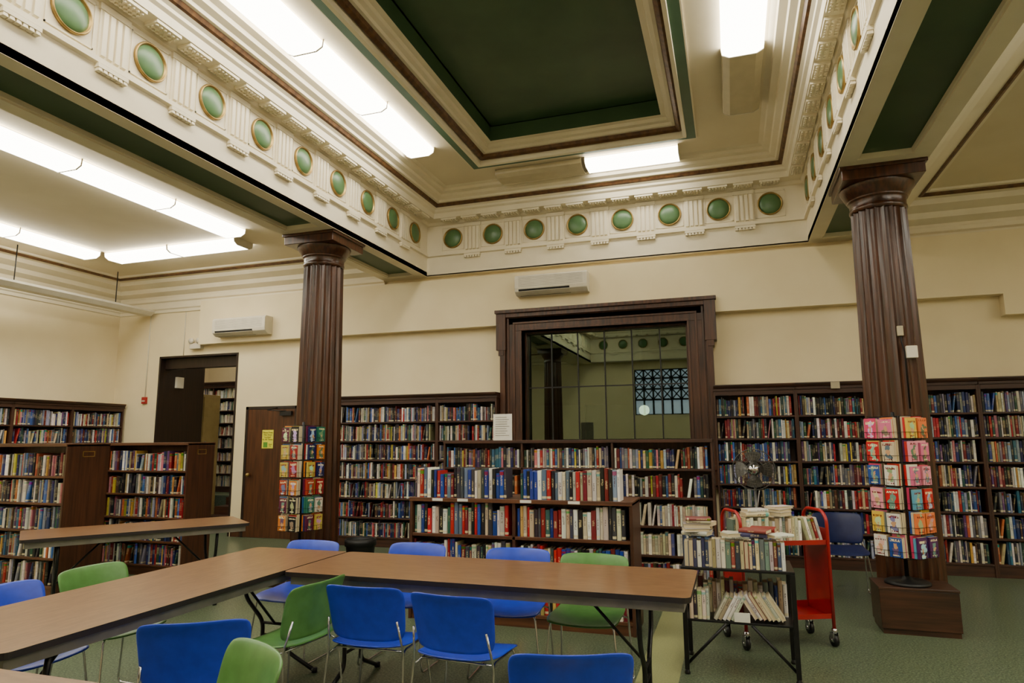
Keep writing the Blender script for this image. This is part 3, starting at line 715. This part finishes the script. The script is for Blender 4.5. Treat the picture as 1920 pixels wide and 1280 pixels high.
# ---------------------------------------------------------------- red book truck
e=empty('book_truck','red steel book truck on casters loaded with paperbacks','book cart',(.27,5.74,0),math.radians(24)); ME=T(.27,5.74,0,math.radians(24))
for s in (-1,1):
    x=s*.345
    part('end_frame',MB().tube(fillet([(x,-.17,.11),(x,-.17,.93),(x,-.11,.99),(x,.11,.99),(x,.17,.93),(x,.17,.11)],.06),.013,10),[M_red],e)
    part('end_panel',MB().box(x-.006,x+.006,-.16,.16,.20,.86 if s>0 else .60),[M_red],e,.003)
for z in (.20,.74):
    s_=MB().box(-.335,.335,-.165,.165,z,z+.012); s_.box(-.335,.335,-.168,-.162,z,z+.035); s_.box(-.335,.335,.162,.168,z,z+.06)
    part('shelf',s_,[M_red],e)
for sx in (-1,1):
    for sy in (-1,1):
        c=MB(); X,Y=sx*.345,sy*.17
        c.cyl((X,Y,.09),(X,Y,.13),.02,12,1); c.box(X-.022,X-.016,Y-.02,Y+.03,.035,.10,1); c.box(X+.016,X+.022,Y-.02,Y+.03,.035,.10,1)
        c.tube([(X-.014,Y+.01,.045),(X+.014,Y+.01,.045)],.045,18,0); c.tube([(X-.024,Y+.01,.045),(X+.024,Y+.01,.045)],.014,10,1)
        o=part('caster',c,[M_bplast,M_chrome],e); o['label']='black caster wheel'
g3='paperbacks on the red book truck'
x=-.32
while x<.14:
    t=random.uniform(.022,.036); upright(ME,x,-.15,.752,t*.95,.12,random.uniform(.165,.2),pick(PALW),g3,LP+' on the red truck'); x+=t
for i in range(5): upright(ME,.19+i*.027,-.15,.762,.024,.12,.18,pick(PALW),g3,LP+' on the red truck',-.25)
stack(ME,-.18,-.09,.955,2,g3); stack(ME,.02,-.09,.955,3,g3,.3)
x=-.32
while x<.05:
    t=random.uniform(.022,.036); upright(ME,x,.02,.752,t*.95,.12,random.uniform(.165,.2),pick(PALW),g3,LP+' on the red truck'); x+=t
# ---------------------------------------------------------------- pedestal fan
FX,FY,FZ=.17,6.45,1.27
e=empty('pedestal_fan','silver pedestal fan with round wire cage','fan',(FX,FY,0),math.radians(-4))
part('base',MB().lathe([(.19,0),(.19,.015),(.12,.035),(.03,.06),(.02,.1)],28),[M_bplast],e)
part('pole',MB().cyl((0,.06,.06),(0,.06,FZ-.05),.012,10),[M_fan],e)
Mx=Matrix.Translation((0,0,FZ))@Matrix.Rotation(math.pi/2,4,'X')
part('motor',MB().lathe([(.001,-.12),(.05,-.11),(.06,-.06),(.055,-.02),(.02,-.01),(.001,-.01)],20,0,(0,0,0),Mx),[M_fan],e)
cg=MB()
for r,z in ((.18,.035),(.15,.06),(.12,.07),(.09,.075),(.06,.078),(.18,0.0),(.13,-.03),(.08,-.04)):
    cg.tube([(r*math.cos(a*math.pi/20),r*math.sin(a*math.pi/20),z) for a in range(40)],.0018 if r<.17 else .004,5,0,Mx,True)
for k in range(40):
    a=k*math.pi/20; c_,s_=math.cos(a),math.sin(a)
    cg.tube([(.04*c_,.04*s_,.08),(.12*c_,.12*s_,.07),(.18*c_,.18*s_,.035),(.18*c_,.18*s_,0),(.10*c_,.10*s_,-.04),(.05*c_,.05*s_,-.05)],.0012,4,0,Mx)
part('cage',cg,[M_fan],e)
part('hub_badge',MB().lathe([(.045,.074),(.045,.086),(.001,.09)],20,0,(0,0,0),Mx),[M_chrome],e)
for k in range(4):
    def bl(u,v,k=k):
        a=k*math.pi/2+(v-.5)*(.5+.6*math.sin(math.pi*min(1,u*.8))); r=.03+.13*u; return (r*math.cos(a),r*math.sin(a),.02+.028*(v-.5))
    part('blade',MB().grid(bl,6,5,0,True,Mx),[M_fan],e)
part('hub',MB().lathe([(.035,0),(.035,.04),(.001,.05)],16,0,(0,0,0),Mx),[M_fan],e)
# ---------------------------------------------------------------- window in back wall
def casing(m,x0,x1,z0,z1):
    w=.29; yo=9.0
    m.box(x0-w,x0,yo+.05,YB+.05,z0-.25,z1+.0); m.box(x1,x1+w,yo+.05,YB+.05,z0-.25,z1)
    m.box(x0-w,x1+w,yo+.05,YB+.05,z1,z1+.25)
    m.box(x0-w-.03,x0-w+.05,yo,YB,z0-.25,z1+.25); m.box(x1+w-.05,x1+w+.03,yo,YB,z0-.25,z1+.25)
    m.box(x0-w-.03,x1+w+.03,yo,YB,z1+.20,z1+.29)
    m.box(x0-w-.085,x0-w+.06,yo-.01,YB,z1-.28,z1+.29); m.box(x1+w-.06,x1+w+.085,yo-.01,YB,z1-.28,z1+.29)
    m.box(x0-w-.10,x1+w+.10,yo-.035,YB,z1+.26,z1+.31)
    m.box(x0-w-.05,x0-w+.03,yo-.01,YB,z1-.36,z1-.28); m.box(x1+w-.03,x1+w+.05,yo-.01,YB,z1-.36,z1-.28)
    for a in (.0,.10,.19):
        m.box(x0-a-.03,x0-a,yo+.035-.005*a,YB,z0,z1+a); m.box(x1+a,x1+a+.03,yo+.035,YB,z0,z1+a); m.box(x0-a-.03,x1+a+.03,yo+.035,YB,z1+a,z1+a+.03)
    m.box(x0-w-.06,x1+w+.06,yo-.03,YB+.08,z0-.06,z0)
    m.box(x0-w,x1+w,yo+.04,YB,z0-.3,z0-.06)
    m.box(x0-.0,x0+.03,YB,YB+.24,z0,z1); m.box(x1-.03,x1,YB,YB+.24,z0,z1); m.box(x0,x1,YB,YB+.24,z1-.03,z1); m.box(x0,x1,YB,YB+.24,z0-.0,z0+.03)
m=MB(); casing(m,-2.83,-.5,1.2,3.11)
wn=struct(mkobj('window_1',m.mesh('w1',[M_dark]),bevel=.004),'large interior window with heavy dark oak casing')
m=MB(); gx0,gx1=-2.83,-.5
for i in range(1,6):
    x=gx0+(gx1-gx0)*i/6; m.box(x-.008,x+.008,9.27,9.31,1.2,3.11)
for z in (1.47,2.29): m.box(gx0,gx1,9.27,9.31,z-.008,z+.008)
part('muntin',m,[M_bplast],wn); part('pane',MB().box(gx0,gx1,9.286,9.292,1.2,3.11),[M_glass],wn)
m=MB(); m.box(-5.2,1.2,14.0,14.1,0,4.2); m.box(-5.3,-5.2,9.45,14.0,0,4.2); m.box(1.2,1.3,9.45,14.0,0,4.2)
struct(mkobj('wall_beyond',m.mesh('wb',[M_pass])),'green painted wall of the neighbouring room')
struct(mkobj('ceiling_beyond',MB().box(-5.3,1.3,9.45,14.1,4.2,4.3).mesh('cb',[M_pass])),'ceiling of the neighbouring room')
struct(mkobj('floor_beyond',MB().box(-5.3,1.3,9.5,14.1,-.1,0).mesh('fb',[M_floor])),'floor of the neighbouring room')
m=MB(); m.box(-5.2,1.2,13.93,14.0,2.25,2.32); m.box(-.3,-.1,13.9,14.0,0,4.2); m.box(-3.1,-2.95,13.9,14.0,0,2.3)
struct(mkobj('trim_9',m.mesh('pil',[M_jamb])),'dark picture rail in the neighbouring room')
e=empty('globe_lamp','glowing white globe pendant lamp behind the glass','lamp',(-1.42,11.6,2.03))
part('globe',MB().lathe([(.001,-.09),(.05,-.075),(.08,-.045),(.09,0),(.08,.045),(.05,.075),(.001,.09)],20),[M_globe],e); part('stem',MB().cyl((0,0,.085),(0,0,2.17),.01,8),[M_bplast],e)
m=MB(); fx0,fx1,fz0,fz1=-3.0,-1.2,2.3,3.8
m.box(fx0,fx1,YF-.15,YF-.14,fz0,fz1,0)
for i in range(7): x=fx0+(fx1-fx0)*i/6; m.box(x-.03,x+.03,YF-.13,YF-.09,fz0,fz1,1)
zs=[2.3,2.8,3.15,3.5,3.8]
for z in zs: m.box(fx0,fx1,YF-.13,YF-.09,z-.03,z+.03,1)
for i in range(6):
    a=fx0+(fx1-fx0)*i/6; b=fx0+(fx1-fx0)*(i+1)/6
    for z0,z1 in ((2.8,3.15),(3.15,3.5),(3.5,3.8)):
        m.tube([(a,YF-.1,z0),(b,YF-.1,z1)],.02,6,1); m.tube([(a,YF-.1,z1),(b,YF-.1,z0)],.02,6,1)
struct(mkobj('window_2',m.mesh('w2',[M_day,M_bplast])),'daylit window with lattice glazing bars')
# ---------------------------------------------------------------- passage
m=MB(); m.box(-9.68,-9.645,YB-.012,10.25,0,3.05); m.box(-9.68,-7.96,YB-.012,YB+.27,3.02,3.055); m.box(-7.995,-7.96,YB-.012,YB+.27,0,3.03)
m.box(-9.65,-7.99,YB+.10,YB+.25,2.84,3.02)
struct(mkobj('door_1',m.mesh('d1',[M_jamb]),bevel=.003),'tall open doorway lined with dark wood')
m=MB(); m.box(-12.3,-6.4,13.2,13.3,0,4.2); m.box(-12.4,-12.3,9.45,13.3,0,4.2); m.box(-6.4,-6.3,9.45,13.3,0,4.2)
struct(mkobj('wall_passage',m.mesh('wp',[M_wall])),'cream wall of the adjoining stack room')
struct(mkobj('ceiling_passage',MB().box(-12.4,-6.3,9.45,13.3,4.2,4.3).mesh('cp',[M_ceil])),'ceiling of the adjoining stack room')
m=MB(); m.box(-12.4,-6.3,9.5,13.3,-.1,0); m.box(-12.3,-6.4,11.3,13.2,0,.45)
struct(mkobj('floor_passage',m.mesh('fp',[M_floor])),'floor of the adjoining stack room')
m=MB()
for i in range(3): m.box(-9.64,-8.0,10.4+.3*i,11.3,.15*i,.15*(i+1))
o=mkobj('steps',m.mesh('st',[M_darkx]),bevel=.004); struct(o,'dark wood steps in the passage')
e=empty('tan_locker','tall tan painted metal locker in the passage','locker',(-9.95,10.28,0))
part('body',MB().box(-.28,.28,0,.45,0,2.45),[M_tan],e,.006); part('door',MB().box(.28,.295,.02,.43,.05,2.4),[M_tan],e,.003); part('handle',MB().box(.295,.31,.07,.09,1.4,1.55),[M_steel],e)
fixture(-10.4,11.4,4.2,False); fixture(-9.0,10.9,4.2,False)
e=empty('door_sign','small white sign hanging inside the doorway','sign',(-9.60,9.62,2.62))
part('plate',MB().box(-.045,.0,-.08,.08,-.1,.1),[M_white],e)
m=MB(); m.box(-7.73,-7.68,YB-.025,YB,0,2.12); m.box(-6.76,-6.71,YB-.025,YB,0,2.12); m.box(-7.73,-6.71,YB-.025,YB,2.07,2.12)
struct(mkobj('trim_10',m.mesh('df',[M_jamb]),bevel=.003),'dark wood door frame')
d=struct(mkobj('door_2',MB().box(-7.68,-6.76,YB-.018,YB,0.005,2.07).mesh('d2',[M_door])),'plain mahogany coloured door')
m=MB().cyl((-7.60,YB-.018,1.0),(-7.60,YB-.06,1.0),.012,10); m.lathe([(.02,-.04),(.03,-.02),(.03,0),(.018,.02)],16,0,(0,0,0),Matrix.Translation((-7.60,YB-.075,1.0))@Matrix.Rotation(math.pi/2,4,'X'))
part('knob',m,[M_brass],d)
m=MB().box(-7.02,-6.80,YB-.07,YB-.02,1.96,2.03); m.tube([(-6.9,YB-.06,2.03),(-7.2,YB-.14,2.05),(-7.1,YB-.02,2.09)],.008,6); part('door_closer',m,[M_bplast],d)
def text(body,size,mat,parent,loc,rot):
    cu=bpy.data.curves.new('t','FONT'); cu.body=body; cu.size=size; cu.align_x='CENTER'; cu.align_y='CENTER'; cu.extrude=.0004; cu.space_line=.95
    o=bpy.data.objects.new('t',cu); COL.objects.link(o); bpy.context.view_layer.update()
    me=bpy.data.meshes.new_from_object(o); bpy.data.objects.remove(o); me.materials.clear(); me.materials.append(mat)
    return mkobj('lettering',me,parent,loc,rot)
e=empty('door_notice','yellow paper notice with printed lettering on the door','sign',(-7.27,YB-.019,1.58))
part('paper',MB().box(-.11,.11,-.002,0,-.15,.15),[M_yel],e); part('picture',MB().box(-.08,-.0,-.0035,-.002,-.135,-.05),[pmat('green_print',(90,150,50),rough=.8)],e)
text('Please Keep\nThis Door\nLocked\nAt All Times',.04,M_ink,e,(0,-.003,.05),(math.pi/2,0,0)); text('Thank\nYou',.028,M_ink,e,(.055,-.003,-.10),(math.pi/2,0,0))
# ---------------------------------------------------------------- wall mounted things
def ac(x0,x1,z0,z1,yw):
    e=empty('air_conditioner','white wall-mounted split air conditioner with front louvre','air conditioner',((x0+x1)/2,yw,z0)); w=(x1-x0)/2; h=z1-z0
    part('body',MB().extr([(0,0),(-.12,0),(-.19,.05),(-.20,.10),(-.20,h-.03),(-.17,h),(0,h)],-w,w),[M_white],e,.008)
    part('air_outlet',MB().extr([(-.10,-.004),(-.187,.040),(-.2015,.080),(-.10,.05)],-w+.06,w-.25),[M_bplast],e)
    part('louvre',MB().extr([(-.15,.012),(-.207,.045),(-.2,.050),(-.145,.02)],-w+.06,w-.25),[M_white],e)
    g=MB()
    for i in range(7): g.box(-w+.06,w-.06,-.2015,-.2,.12+i*.022,.124+i*.022)
    part('grille',g,[M_grille],e)
ac(-2.87,-1.81,3.60,3.89,9.05); ac(-8.24,-7.17,3.30,3.60,9.05)
e=empty('emergency_light','small white emergency light with two lamp heads','emergency light',(-8.83,YB,3.20))
part('body',MB().box(-.12,.12,-.09,0,-.05,.05),[M_white],e,.01)
for s in (-1,1): part('lamp_head',MB().lathe([(.02,-.03),(.045,0),(.05,.04),(.001,.045)],14,0,(0,0,0),Matrix.Translation((s*.08,-.07,.09))@Matrix.Rotation(math.pi/2,4,'X')),[M_white],e)
e=empty('fire_alarm','small red fire alarm pull station with conduit above','fire alarm',(-9.95,YB,2.28))
part('body',MB().box(-.05,.05,-.04,0,-.06,.06),[M_red],e,.004); part('handle',MB().box(-.03,.03,-.05,-.04,-.02,.0),[M_white],e); part('conduit',MB().cyl((0,-.009,.06),(0,-.009,1.56),.009,8),[M_white],e)
e=empty('wall_conduit','thin painted conduit running down the wall','conduit',(-9.15,YB,3.06)); part('pipe',MB().cyl((0,-.008,0),(0,-.008,.78),.008,8),[M_white],e)
e=empty('thermostat','beige thermostat box with conduit mounted on the column','thermostat',(1.45+.11,6.93-.236,2.30))
part('body',MB().box(-.045,.045,-.05,0,-.055,.055),[M_white],e,.006); part('conduit',MB().tube([(-.05,-.01,-.5),(-.05,-.01,.0),(-.07,-.01,.10),(-.07,-.01,.20)],.006,8),[M_black],e); part('junction_box',MB().box(-.10,-.05,-.035,.0,.15,.24),[M_beige],e,.004)
e=empty('waste_bin','black round waste bin beside the column','waste bin',(-4.12,6.9,0))
part('body',MB().lathe([(.001,.0),(.13,0),(.17,.42),(.175,.43),(.165,.42),(.125,.01),(.001,.01)],28),[M_bplast],e)
part('liner',MB().lathe([(.178,.36),(.182,.43),(.168,.436),(.155,.35)],28),[M_bplast],e)
e=empty('paper_sign','white paper notice standing on top of the bookcase','sign',(-2.42,7.0,1.542))
part('sheet',MB().box(-.11,.11,-.002,.002,0,.29),[M_paper],e)
m=MB()
for i in range(9): m.box(-.085,.085-random.uniform(0,.06),-.0035,-.002,.25-i*.025,.256-i*.025)
part('writing',m,[M_grille],e); part('stand',MB().box(-.05,.05,.002,.06,0,.01),[M_paper],e)
o=mkobj('shelf_card',MB().box(-.05,.05,-.002,.002,-.08,0).mesh('card',[M_beige]),None,(1.22,8.832,2.215)); tag(o,'small pale card fixed to the bookcase cornice','card')
mb=MB(); mb.box(-7.93,-7.75,YB-.02,YB,0,.15); mb.box(XL,-9.76,YB-.02,YB,0,.15); mb.box(-6.69,-6.02,YB-.02,YB,0,.15)
struct(mkobj('baseboard_back',mb.mesh('bb',[M_dark])),'dark wood baseboard')
